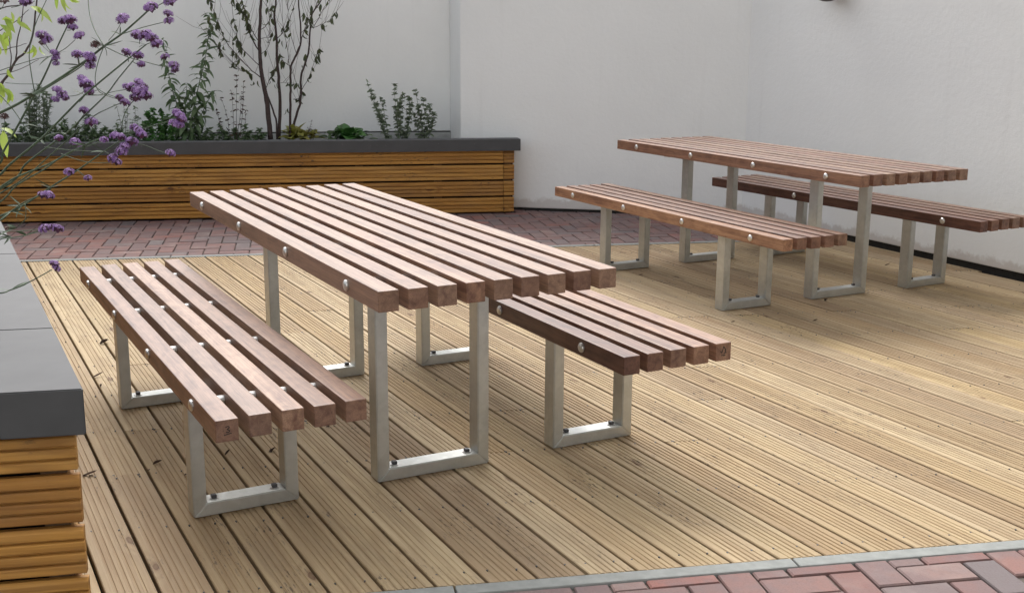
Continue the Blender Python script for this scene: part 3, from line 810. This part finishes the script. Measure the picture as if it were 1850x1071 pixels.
verbena('verbena with the broad purple cluster in the middle of the spray', LP(1.35, .45), [
    ([(-8, 322), (17, 298), (73, 252), (110, 215), (153, 172), (209, 125), (240, 100), (264, 81)], .0042, .0016, 3.4, 3.05, True),
    ([(20, 330), (45, 298), (86, 266), (120, 241), (158, 204), (193, 170), (214, 142), (243, 107)], .0034, .0014, 3.45, 3.1, True),
    ([(153, 172), (180, 172), (205, 166), (228, 162)], .0012, .0009, 3.22, 3.16, False),
    ([(170, 155), (188, 168), (210, 176), (222, 180)], .0012, .0009, 3.2, 3.17, False),
    ([(153, 165), (140, 172), (124, 174), (112, 172)], .0012, .0009, 3.22, 3.2, False),
    ([(264, 81), (272, 78), (281, 80)], .0010, .0008, 3.05, 3.04, False),
    ([(252, 80), (252, 72), (250, 66)], .0010, .0008, 3.06, 3.05, False),
    ([(30, 332), (87, 284), (128, 248), (167, 212), (192, 198), (217, 187)], .0024, .0012, 3.42, 3.18, True),
    ([(245, 178), (230, 196), (222, 216), (220, 238)], .0012, .0010, 3.15, 3.2, False),
    ([(120, 241), (140, 222), (152, 206)], .0012, .0009, 3.28, 3.25, False),
], [(248, 64, 22, 3.05), (262, 64, 24, 3.05), (274, 70, 23, 3.05), (283, 80, 20, 3.04), (228, 95, 18, 3.12, '', (232, 112)), (249, 101, 20, 3.1), (255, 117, 15, 3.1, '', (240, 112)),
    (149, 144, 20, 3.22), (156, 154, 25, 3.21), (161, 166, 18, 3.21), (103, 162, 17, 3.2), (112, 172, 19, 3.2), (100, 180, 14, 3.2), (119, 178, 13, 3.2),
    (229, 157, 15, 3.16), (251, 150, 19, 3.15), (240, 160, 25, 3.15), (252, 165, 25, 3.14), (264, 174, 22, 3.14), (245, 177, 20, 3.15), (258, 160, 20, 3.14), (217, 178, 17, 3.17), (226, 186, 18, 3.17), (152, 200, 18, 3.25), (165, 221, 21, 3.24, '', (150, 232))],
    [(264, 81, 3.05, 2), (153, 172, 3.22, 4), (120, 241, 3.28, 4), (73, 252, 3.35, 5)], 0, 3)
verbena('verbena leaning low over the capping in front of the orange boards', LP(1.1, .50), [
    ([(-10, 345), (30, 320), (87, 297), (154, 262), (200, 244), (240, 238), (275, 228), (300, 221), (316, 216)], .0032, .0012, 3.2, 2.95, True),
    ([(-10, 395), (40, 372), (92, 338), (126, 317), (157, 296), (188, 274), (212, 258), (222, 252)], .0032, .0013, 3.15, 2.95, True),
    ([(-10, 372), (30, 335), (80, 306), (120, 278), (160, 264), (188, 253)], .0026, .0012, 3.2, 3.02, True),
    ([(238, 257), (262, 263), (285, 272), (304, 278)], .0010, .0008, 2.97, 2.94, False),
    ([(80, 266), (112, 270), (150, 273), (188, 274)], .0011, .0008, 3.05, 3.0, False),
    ([(110, 278), (138, 288), (165, 294), (200, 294)], .0011, .0008, 3.02, 2.98, False),
    ([(212, 252), (230, 244), (250, 238)], .0011, .0009, 2.96, 2.95, False),
], [(324, 210, 21, 2.95), (318, 202, 14, 2.95), (328, 216, 17, 2.95), (315, 223, 20, 2.95), (325, 226, 15, 2.95), (242, 230, 15, 2.96), (250, 236, 17, 2.95), (256, 244, 19, 2.95), (207, 245, 17, 2.96), (218, 248, 18, 2.96), (238, 256, 21, 2.96), (226, 264, 17, 2.95),
    (220, 273, 21, 2.95), (204, 286, 19, 2.97), (211, 293, 17, 2.97), (188, 253, 15, 3.02), (106, 250, 15, 3.1, '', (100, 262)), (137, 258, 20, 3.08, '', (128, 276)), (308, 277, 17, 2.94), (125, 311, 18, 3.0), (159, 322, 14, 2.98, '', (140, 308))],
    [(154, 262, 3.02, 4), (92, 338, 3.02, 4), (40, 372, 3.1, 5), (188, 274, 2.97, 4)], 0, 4)
verbena('verbena with the lowest heads hanging beside the grey capping', LP(.85, .52), [
    ([(-10, 405), (20, 382), (50, 362), (84, 350)], .0024, .0012, 2.95, 2.8, True),
    ([(-10, 436), (20, 430), (50, 424), (75, 416)], .0018, .0010, 2.85, 2.75, True),
    ([(-10, 530), (18, 524), (39, 516), (65, 503), (94, 487)], .0020, .0011, 2.62, 2.55, True),
    ([(-10, 418), (22, 418), (55, 416), (80, 412)], .0012, .0009, 2.85, 2.76, False),
    ([(45, 368), (47, 385), (44, 400)], .001, .0008, 2.9, 2.88, False),
], [(77, 353, 17, 2.8), (88, 353, 20, 2.8), (81, 413, 20, 2.75), (96, 410, 15, 2.75), (105, 414, 19, 2.75), (98, 477, 17, 2.55), (102, 485, 15, 2.55)],
    [(20, 382, 2.9, 5), (20, 428, 2.84, 5), (30, 412, 2.84, 5), (20, 524, 2.6, 3), (48, 425, 2.8, 3)], 0, 5)

# ---- low tangle of narrow leaves on the soil of the near planter
r = random.Random(21); o0 = LP(1.6, .35); V, F = [], []
for k in range(420):
    p = LP(r.uniform(.7, 2.6), r.uniform(.27, .75)) ; d = rnd_dir(r, .25, 1)
    add_leaf(V, F, p - o0, d, r.uniform(.08, .24), r.uniform(.004, .011), r.uniform(.2, 1.3), r.uniform(-1, 1))
t = link('ground_foliage', mesh('ground_foliage', V, F, MGREEN), None, o0); tag(t, 'low tangle of narrow dark leaves on the near planter soil', 'foliage', kind='stuff')

# ---- lime leaved shrub at the left edge, behind the verbena
root = LP(2.5, .62); t = link('lime_shrub', None, None, root); tag(t, 'shrub with drooping lime green leaves at the top left edge', 'shrub')
LB = [mesh('leaf', *leaf_geo(1, w_, c), MLIME, True) for w_, c in ((.30, .9), (.34, 1.6), (.26, 2.6), (.3, .4))]
D0 = 4.4
for P, r0, r1, rooted in (([(-30, 200), (8, 145), (28, 112), (50, 88), (60, 55), (66, 0), (66, -40)], .006, .0025, True), ([(-20, 190), (2, 150), (18, 125), (20, 98), (17, 68)], .004, .0015, True),
                          ([(28, 112), (32, 75), (40, 30), (44, -20)], .003, .0015, False), ([(-10, 95), (20, 87), (48, 79)], .002, .001, False), ([(-10, 60), (25, 42), (52, 18)], .002, .001, False), ([(-10, 18), (20, 12), (50, 8), (62, 2)], .0025, .0012, False), ([(0, 135), (30, 128), (70, 108)], .0016, .001, False), ([(66, -40), (95, -20), (118, -10)], .002, .001, False)):
    Q = [px(x, y, D0) for x, y in P]
    if rooted: Q = [root, root.lerp(Q[0], .6)] + Q
    stem_obj(t, root, Q, r0, r1, MTWIG, 'branch', 4, 6, .002)
r = random.Random(4)
def towards(dx, dy, dz=0): return rt * dx - up * dy + fw * dz
for (x, y, dx, dy, L, m) in ((55, 12, 1, .25, 45, 0), (68, 14, 1, .7, 34, 0), (60, 82, .3, 1, 32, 2), (58, 82, 1, .5, 30, 2), (72, 84, -.2, 1, 24, 1), (10, 30, .5, .8, 34, 3), (0, 45, .8, .3, 38, 0), (12, 42, .9, .9, 32, 1), (-4, 60, .6, .8, 40, 3), (8, 58, .2, 1, 28, 1),
                             (-2, 82, .5, 1, 30, 0), (4, 36, 1, -.2, 30, 0), (-5, 152, 1, .3, 38, 0), (8, 160, .8, .6, 30, 1), (0, 150, .4, 1, 36, 3), (18, 165, .1, 1, 24, 0), (14, 125, .1, 1, 22, 1), (2, 232, 1, .05, 34, 0), (6, 236, .1, 1, 45, 3), (112, -12, .1, 1, 34, 2), (122, -14, .5, 1, 34, 2), (104, -10, -.2, 1, 26, 2), (116, -6, -.3, 1, 28, 1), (30, 40, 1, .3, 28, 3), (36, 30, -.5, .8, 24, 1), (20, 22, .4, .8, 22, 0), (128, -8, .2, 1, 26, 2)):
    leaf_obj(r.choice((LB[m], LB[m], LB[(m + 1) % 4])), t, root, px(x, y, D0 - .03), towards(dx, dy, r.uniform(-.5, .3)), L / FPX * D0 * 1.1, r.uniform(-.9, .9))

# ------------------------------------------------------------------ plants in the back planter
DB = 9.66
_pd = Vector((math.cos(PLD), math.sin(PLD), 0)); _pn = Vector((-_pd.y, _pd.x, 0)); _p0 = Vector((BPR.x, BPR.y, 0)) + _pn * .34
def bp_(x, y, d=0.0):
    ray = px(x, y, 1.0) - Vector((0, 0, CH)); return Vector((0, 0, CH)) + ray * ((_p0 + _pn * d - Vector((0, 0, CH))).dot(_pn) / ray.dot(_pn))
def soil_pt(x, d=0.0):
    p = bp_(x, 252, d); p.z = .55; return p
# bare multi-stemmed tree
root = soil_pt(506); t = link('bare_tree', None, None, root); tag(t, 'thin multi-stemmed tree, almost bare, in the middle of the back planter', 'tree')
TRL = [mesh('leaf', *leaf_geo(1, w_, c), MTREELEAF, True) for w_, c in ((.36, .8), (.32, 1.6), (.28, 2.4))]
r = random.Random(3); twigs = []
trunks = (([(489, 252), (484, 200), (479, 165), (473, 139), (470, 105), (468, 75), (470, 32), (471, 0), (468, -60), (474, -130)], .021, .007, .00),
          ([(504, 252), (506, 195), (504, 150), (501, 110), (500, 75), (496, 32), (499, 0), (503, -60), (500, -120)], .014, .005, .06),
          ([(501, 252), (498, 215), (488, 185), (478, 160)], .008, .006, .03),
          ([(523, 252), (525, 190), (525, 156), (526, 120), (536, 98), (543, 75), (542, 30), (540, 0), (545, -60)], .0105, .0045, -.03),
          ([(525, 250), (535, 210), (543, 182), (544, 140), (551, 115), (557, 97), (560, 60), (564, 26), (574, 10), (583, -4), (596, -50)], .0105, .004, .02))
for P, r0, r1, d in trunks:
    stem_obj(t, root, [bp_(x, y, d) for x, y in P], r0, r1, MTWIG, 'trunk', 4, 8, .003, r)
br = [([(473, 142), (455, 128), (432, 104), (408, 75), (394, 40), (380, 4), (372, -20)], .0045), ([(470, 120), (452, 104), (432, 80), (424, 45), (418, 0)], .0035), ([(469, 95), (455, 70), (446, 35), (437, 0), (430, -40)], .006), ([(468, 75), (452, 50), (440, 25), (420, -10)], .0035),
      ([(478, 165), (490, 140), (500, 118)], .0035), ([(526, 120), (512, 112), (504, 98)], .003), ([(526, 120), (540, 92), (548, 62), (562, 30), (576, 0), (590, -40)], .0045), ([(544, 165), (558, 140), (570, 105), (577, 88)], .0028), ([(530, 180), (540, 178), (545, 166)], .0025),
      ([(560, 52), (578, 46), (596, 36), (608, 22)], .0026), ([(566, 52), (580, 25), (592, 4), (606, -20)], .0028), ([(500, 72), (515, 52), (528, 22), (536, -10)], .0035), ([(496, 40), (484, 20), (478, -10)], .003), ([(470, 55), (486, 40), (492, 10)], .003), ([(505, 150), (520, 150), (540, 152)], .0018),
      ([(471, 70), (486, 68), (500, 62)], .002), ([(524, 130), (518, 80), (510, 40), (505, 0)], .0024), ([(536, 98), (524, 60), (520, 20), (522, -20)], .0024), ([(470, 100), (484, 86), (492, 60)], .0024), ([(404, 68), (396, 84), (400, 96)], .0014), ([(394, 40), (384, 46), (378, 60)], .0014), ([(543, 60), (556, 46), (548, 20)], .002), ([(432, 104), (424, 112), (420, 116)], .0013), ([(452, 128), (440, 130), (426, 118), (424, 104)], .0018)]
paths = []
for P, r0 in br:
    d = r.uniform(-.12, .12); Q = [bp_(x, y, d * (i / (len(P) - 1))) for i, (x, y) in enumerate(P)]
    paths.append(stem_obj(t, root, Q, r0, r0 * .4, MTWIG, 'branch', 4, 5, .003, r))
# fine twigs, mostly upward
V, F = [], []
for Q in paths:
    for k in range(max(2, len(Q) // 2)):
        i = r.randrange(2, len(Q)); p = Q[i]; d = (Vector((0, 0, 1)) + rnd_dir(r) * .8 + (Q[i] - Q[i - 1]).normalized() * .5).normalized(); L = r.uniform(.06, .28)
        q = [p, p + d * L * .5 + rnd_dir(r) * .01, p + d * L + Vector((0, 0, L * .15))]; tube(V, F, [a - root for a in q], [.0016, .0012, .0007], 4); paths.append(None) if False else None; twigs.append(q)
tag(link('twigs', mesh('twigs', V, F, MTWIG), t), kind='stuff')
pool = [Q for Q in paths if Q]
for k in range(260):
    Q = r.choice(pool[:5] + pool[6:10] + pool if k % 3 else pool[:4]); i = r.randrange(len(Q) // 3, len(Q)); p = Q[i] + rnd_dir(r) * .006
    if p.z > 2.25: continue
    leaf_obj(r.choice(TRL), t, root, p, (Vector((0, 0, -1.1)) + rnd_dir(r) * .75), r.uniform(.045, .08), r.uniform(-1.5, 1.5))
for (x, y) in ((578, 90), (576, 98), (574, 104), (552, 98), (550, 104), (553, 108), (546, 118), (423, 112), (430, 116), (436, 120), (444, 126), (450, 132), (400, 52), (397, 76), (404, 84), (378, 30), (374, 38), (420, 76), (426, 78), (432, 82), (458, 148), (466, 146), (500, 150), (496, 153), (520, 196), (516, 199), (562, 10), (580, 8), (484, 14), (440, 30), (448, 22), (490, 12), (505, 70), (510, 74), (526, 60)):
    leaf_obj(r.choice(TRL), t, root, bp_(x, y, r.uniform(-.1, .1)), towards(r.uniform(-.6, .6), 1, r.uniform(-.4, .4)), r.uniform(.055, .09), r.uniform(-1.5, 1.5))

# leafy shrub with long narrow leaves
SHL = [mesh('leaf', *leaf_geo(1, w_, c), MGREEN, True) for w_, c in ((.30, .4), (.33, .9), (.28, 1.3))]
root = soil_pt(338); t = link('leafy_shrub', None, None, root); tag(t, 'tall shrub with long narrow dark leaves left of the bare tree', 'shrub')
r = random.Random(6)
for P, n, topbare in (([(342, 252), (350, 200), (360, 150), (370, 110), (376, 70), (378, 24)], 74, 0), ([(338, 252), (326, 205), (312, 165), (302, 120), (295, 72)], 62, 0), ([(345, 252), (356, 225), (372, 190), (386, 165)], 38, 0), ([(336, 252), (322, 230), (306, 212)], 24, 0), ([(342, 252), (335, 220), (336, 180), (338, 150)], 40, 0)):
    d = r.uniform(-.1, .1); Q = stem_obj(t, root, [bp_(x, y, d * i / len(P)) for i, (x, y) in enumerate(P)], .005, .0015, MSTEM, 'stem', 6, 5)
    for k in range(n):
        f = (k + .5) / n; f = .12 + .88 * f; i = min(len(Q) - 1, int(f * len(Q))); a = k * 2.4
        dr = Vector((math.cos(a), math.sin(a), r.uniform(-.55, .5))); leaf_obj(r.choice(SHL), t, root, Q[i] + rnd_dir(r) * .004, dr, r.uniform(.10, .155) * (1.15 - .5 * f), r.uniform(-.6, .6))

def bushy(name, label, cat, stems, mat, leaf=(.02, .035), lw=.3, per=30, smat=None, group=None, seed=0, spread=.06, tipspike=0, updir=.4, curl=.6, rs=.0022, mult=1.0):
    """a small plant: thin stems with many little leaves joined as one foliage mesh; stems: (base x, tip x, tip y)"""
    r = random.Random(seed); cx = sum(s_[0] for s_ in stems) / len(stems); root = soil_pt(cx)
    t = link(name, None, None, root); tag(t, label, cat, group); V, F = [], []
    for st in stems:
        bx, tx, ty = st[:3]; n = st[3] if len(st) > 3 else per
        d0, d1 = r.uniform(-spread, spread), r.uniform(-spread, spread) * 1.6
        b = soil_pt(bx, d0); tip = bp_(tx, ty, d1); m_ = b.lerp(tip, .5) + Vector((r.uniform(-.02, .02), r.uniform(-.02, .02), 0)) + Vector((0, 0, .01))
        Q = stem_obj(t, root, [b, m_, tip], rs, rs * .45, smat or MSTEM, 'stem', 5, 5)
        for k in range(int(n * mult)):
            f = r.random() ** .8; i = min(len(Q) - 1, int((.05 + .95 * f) * len(Q))); p = Q[i]
            add_leaf(V, F, p - root + rnd_dir(r) * .004, rnd_dir(r, updir - .6, updir + .5), r.uniform(*leaf) * (1.1 - .4 * f), r.uniform(*leaf) * lw, r.uniform(.1, 2 * curl), r.uniform(-1, 1))
    tag(link('foliage', mesh('foliage', V, F, mat), t), kind='stuff'); return t
bushy('grey_shrub', 'grey green spiky shrub leaning left, nearest the lettuce in the back planter', 'shrub', [(700, 663, 148, 30), (702, 672, 165, 40), (704, 690, 178, 26), (700, 690, 210, 18), (698, 676, 190, 40)], MGREY, (.032, .055), .36, 40, seed=31, mult=2)
bushy('grey_shrub', 'upright grey green shrub with thin spikes, middle one of the three near the wall corner', 'shrub', [(722, 712, 155, 40), (728, 728, 172, 60), (732, 740, 176, 60), (720, 716, 196, 50), (734, 744, 188, 40), (726, 722, 185, 50)], MGREY, (.032, .052), .38, 40, seed=32, mult=2)
bushy('grey_shrub', 'grey green shrub closest to the corner of the white wall in the back planter', 'shrub', [(762, 750, 165, 36), (766, 764, 178, 46), (768, 776, 190, 46), (764, 756, 192, 40), (770, 784, 205, 40), (760, 748, 205, 36)], MGREY, (.032, .052), .38, 40, seed=33, mult=2)
bushy('dead_plant', 'sparse dark brown dried plant between the shrub and the bare tree', 'plant', [(415, 400, 178, 16), (420, 418, 165, 16), (428, 428, 138, 22), (432, 440, 150, 18), (424, 436, 175, 16), (412, 392, 200, 18), (434, 444, 200, 14), (408, 398, 225, 20)], MDEAD, (.022, .042), .36, 20, MTWIG, seed=34, mult=1.5)
bushy('lavender_bush', 'dense grey green bush at the left end of the back planter', 'shrub', [(x, x + (x - 70) * .25, y, 60) for x, y in ((52, 190), (58, 175), (64, 168), (70, 160), (76, 166), (82, 172), (88, 180), (66, 180), (78, 190), (60, 200))], MGREY, (.04, .065), .16, 60, seed=35, updir=.7, mult=2.2)
bushy('low_shrub', 'low feathery shrub beside the dense bush behind the verbena', 'shrub', [(x, x + (x - 140) * .3 + dx, y, 40) for x, y, dx in ((110, 228, -8), (122, 220, 0), (134, 224, 6), (146, 216, 8), (152, 208, 4), (160, 222, 10), (128, 232, -4), (172, 232, 8), (182, 236, 6))], MGREEN, (.03, .06), .24, 40, seed=36, mult=2)
bushy('wiry_plant', 'wiry dark stemmed plant behind the purple verbena cluster in the back planter', 'plant', [(222, 210, 190, 10), (226, 222, 180, 12), (230, 232, 186, 14), (236, 244, 195, 14), (240, 250, 210, 16), (228, 240, 215, 20)], MGREY, (.03, .055), .24, 14, MTWIG, seed=37, mult=1.6)
bushy('bushy_herb', 'bright green bushy herb at the foot of the leafy shrub', 'plant', [(x, x + (x - 290) * .3, y, 60) for x, y in ((272, 205), (280, 198), (290, 200), (300, 210), (310, 222), (284, 215), (268, 222), (318, 232), (296, 228))], MCABB, (.03, .05), .5, 60, seed=38, mult=1.6)
bushy('ground_cover_plant', 'low green ground cover between the leafy shrub and the bare tree', 'plant', [(x, x + 4, 228 + (i * 7 % 5) * 5, 30) for i, x in enumerate(range(348, 482, 9))], MGREEN, (.03, .06), .32, 26, seed=39, mult=1.8)
bushy('small_red_plant', 'small red brown sprig right of the yellow green plant', 'plant', [(562, 564, 218, 16), (560, 556, 228, 12), (566, 570, 232, 10)], MDEAD, (.02, .035), .35, 14, MTWIG, seed=40)
# lettuce-like plant and yellow leaves: leaves big enough to tell apart
def rosette(name, label, x, mat, L, n, W, seed, lift=(.1, 1.1), spread=14):
    r = random.Random(seed); root = soil_pt(x); t = link(name, None, None, root); tag(t, label, 'plant')
    lm = [mesh('leaf', *leaf_geo(1, W, c, .35, 6, .75), mat, True) for c in (.7, 1.2, 1.6)]
    for k in range(n):
        f = k / n; a = k * 2.4; el = lift[0] + (lift[1] - lift[0]) * f
        d = Vector((math.cos(a) * math.cos(el), math.sin(a) * math.cos(el), math.sin(el)))
        p = root + Vector((math.cos(a) * .02, math.sin(a) * .02, .03 + .05 * f)) + rt * r.uniform(-spread, spread) / FPX * DB
        leaf_obj(r.choice(lm), t, root, p, d, L * r.uniform(.75, 1.15) * (1 - .3 * f), r.uniform(-.3, .3))
bushy('ground_cover_plant', 'low green ground cover along the left end of the back planter', 'plant', [(x, x + 3, 226 + (i * 7 % 5) * 5, 34) for i, x in enumerate(range(8, 268, 10))], MGREEN, (.03, .06), .3, 30, seed=41, mult=1.8)
rosette('lettuce', 'round bright green lettuce-like plant in the back planter', 630, MCABB, .165, 24, .85, 50, (.35, 1.4), 9)
rosette('broad_leaf_plant', 'dark green broad leaves at the left side of the lettuce-like plant', 601, MGREEN, .135, 12, .6, 51, (.4, 1.2), 8)
rosette('broad_leaf_plant', 'dark green broad leaves at the right side of the lettuce-like plant', 655, MGREEN, .105, 9, .6, 52, (.3, 1.1), 6)
rosette('yellow_leaf_plant', 'pale yellow green plant at the foot of the bare tree', 545, MYEL, .19, 24, .5, 53, (.45, 1.4), 20)
rosette('strap_leaf_plant', 'green strap leaved plant low behind the verbena stems', 140, MGREEN, .13, 9, .22, 54, (.15, .9), 20)

# ------------------------------------------------------------------ wall lamp at the top of the right wall
# bottom of a dark dome light on the right wall
ray = px(1517, 0, 1.0) - Vector((0, 0, CH)); wn = Vector((W2D.y, -W2D.x, 0)); k = (Vector((CORNER.x, CORNER.y, CH)) - Vector((0, 0, CH))).dot(wn) / ray.dot(wn)
hit = Vector((0, 0, CH)) + ray * k
la_ = link('wall_lamp', None, None, hit, (0, 0, math.atan2(wn.y, wn.x))); tag(la_, 'dark round wall lamp at the top edge above the back table', 'lamp')
MLAMP = m_plain('dark_lamp_housing', (.045, .036, .032), .5)
link('back_plate', box('back_plate', .001, .02, -.06, .06, .03, .2, MLAMP, .004, 2), la_)
V, F = [], []; nr, nc = 7, 20
for i in range(nr):
    a = i / (nr - 1) * math.pi / 2; rr = .098 * math.sin(a) + .004; z = .06 - .075 * math.cos(a)
    for j in range(nc): V.append((.115 + rr * math.cos(2 * math.pi * j / nc), rr * math.sin(2 * math.pi * j / nc), z))
for j in range(nc): V.append((.115 + .1 * math.cos(2 * math.pi * j / nc), .1 * math.sin(2 * math.pi * j / nc), .16))
nr += 1
for i in range(nr - 1):
    for j in range(nc): F.append((i * nc + j, i * nc + (j + 1) % nc, (i + 1) * nc + (j + 1) % nc, (i + 1) * nc + j))
F.append(tuple(reversed(range(nc)))); F.append(tuple((nr - 1) * nc + j for j in range(nc)))
link('housing', mesh('housing', V, F, MLAMP, True), la_)
link('arm', box('arm', .019, .06, -.02, .02, .09, .13, MLAMP), la_)

# ------------------------------------------------------------------ dry leaves and twigs on the deck
r = random.Random(12)
def litter(x, y, size, ang, label):
    p = gpx(x, y, .002); V, F = [], []
    L = size * 1.0 / FPX * (p - Vector((0, 0, CH))).dot(fw)
    for k in range(r.choice((1, 2))):
        v, f = leaf_geo(L * r.uniform(.6, 1), L * r.uniform(.20, .36), r.uniform(-.8, -.2), r.uniform(.5, 1.3)); b = len(V); m = Matrix.Rotation(ang + k * r.uniform(.5, 1.3), 3, 'Z')
        V += [m @ Vector((a - L * .3, b_, c + .003)) for a, b_, c in v]; F += [tuple(b + i for i in q) for q in f]
    o = link('dry_leaf', mesh('dry_leaf', V, F, MDEAD), None, p); o.location.z = .002 - min(v.z for v in V)
    tag(o, label, 'leaf', 'dry leaves on the deck')
for x, y, sz, a, lb in ((187, 620, 24, .3, 'dry leaf left of the far leg of the left bench'), (175, 680, 26, .8, 'dry leaf in the joint just right of the near planter capping'), (182, 698, 14, 1.8, 'tiny dry scrap below the leaf beside the near planter capping'),
                        (285, 836, 34, .9, 'long curled dry leaf on the deck left of the near leg of the left bench'), (158, 858, 30, .1, 'dry twig at the corner of the near planter'), (268, 850, 18, -1.0, 'dry leaf lying in a board joint below the long curled leaf'), (410, 820, 20, 1.2, 'dry leaf behind the near frame of the left bench, left side'),
                        (490, 815, 18, .9, 'dry leaf behind the near frame of the left bench, right side'), (592, 770, 16, 1.4, 'dry scrap under the near end of the left bench'), (335, 858, 10, .5, 'tiny dry leaf right beside the near leg of the left bench'),
                        (1020, 462, 12, .4, 'dry scrap on the deck at the far edge behind the front table'), (1157, 497, 9, .2, 'tiny dry scrap beside the far frame of the bench before the back table'), (1324, 582, 12, -.3, 'small dry leaf in front of the bench before the back table'), (1491, 543, 11, .6, 'small dry leaf at the foot of the near leg of the back table'), (1472, 580, 14, -.4, 'small dry leaf on the open deck right of the front table benches'), (1602, 479, 12, .0, 'dry leaf between the back table and the right wall'),
                        (880, 830, 10, .4, 'tiny dry scrap right of the near leg of the front table')):
    litter(x, y, sz, a, lb)
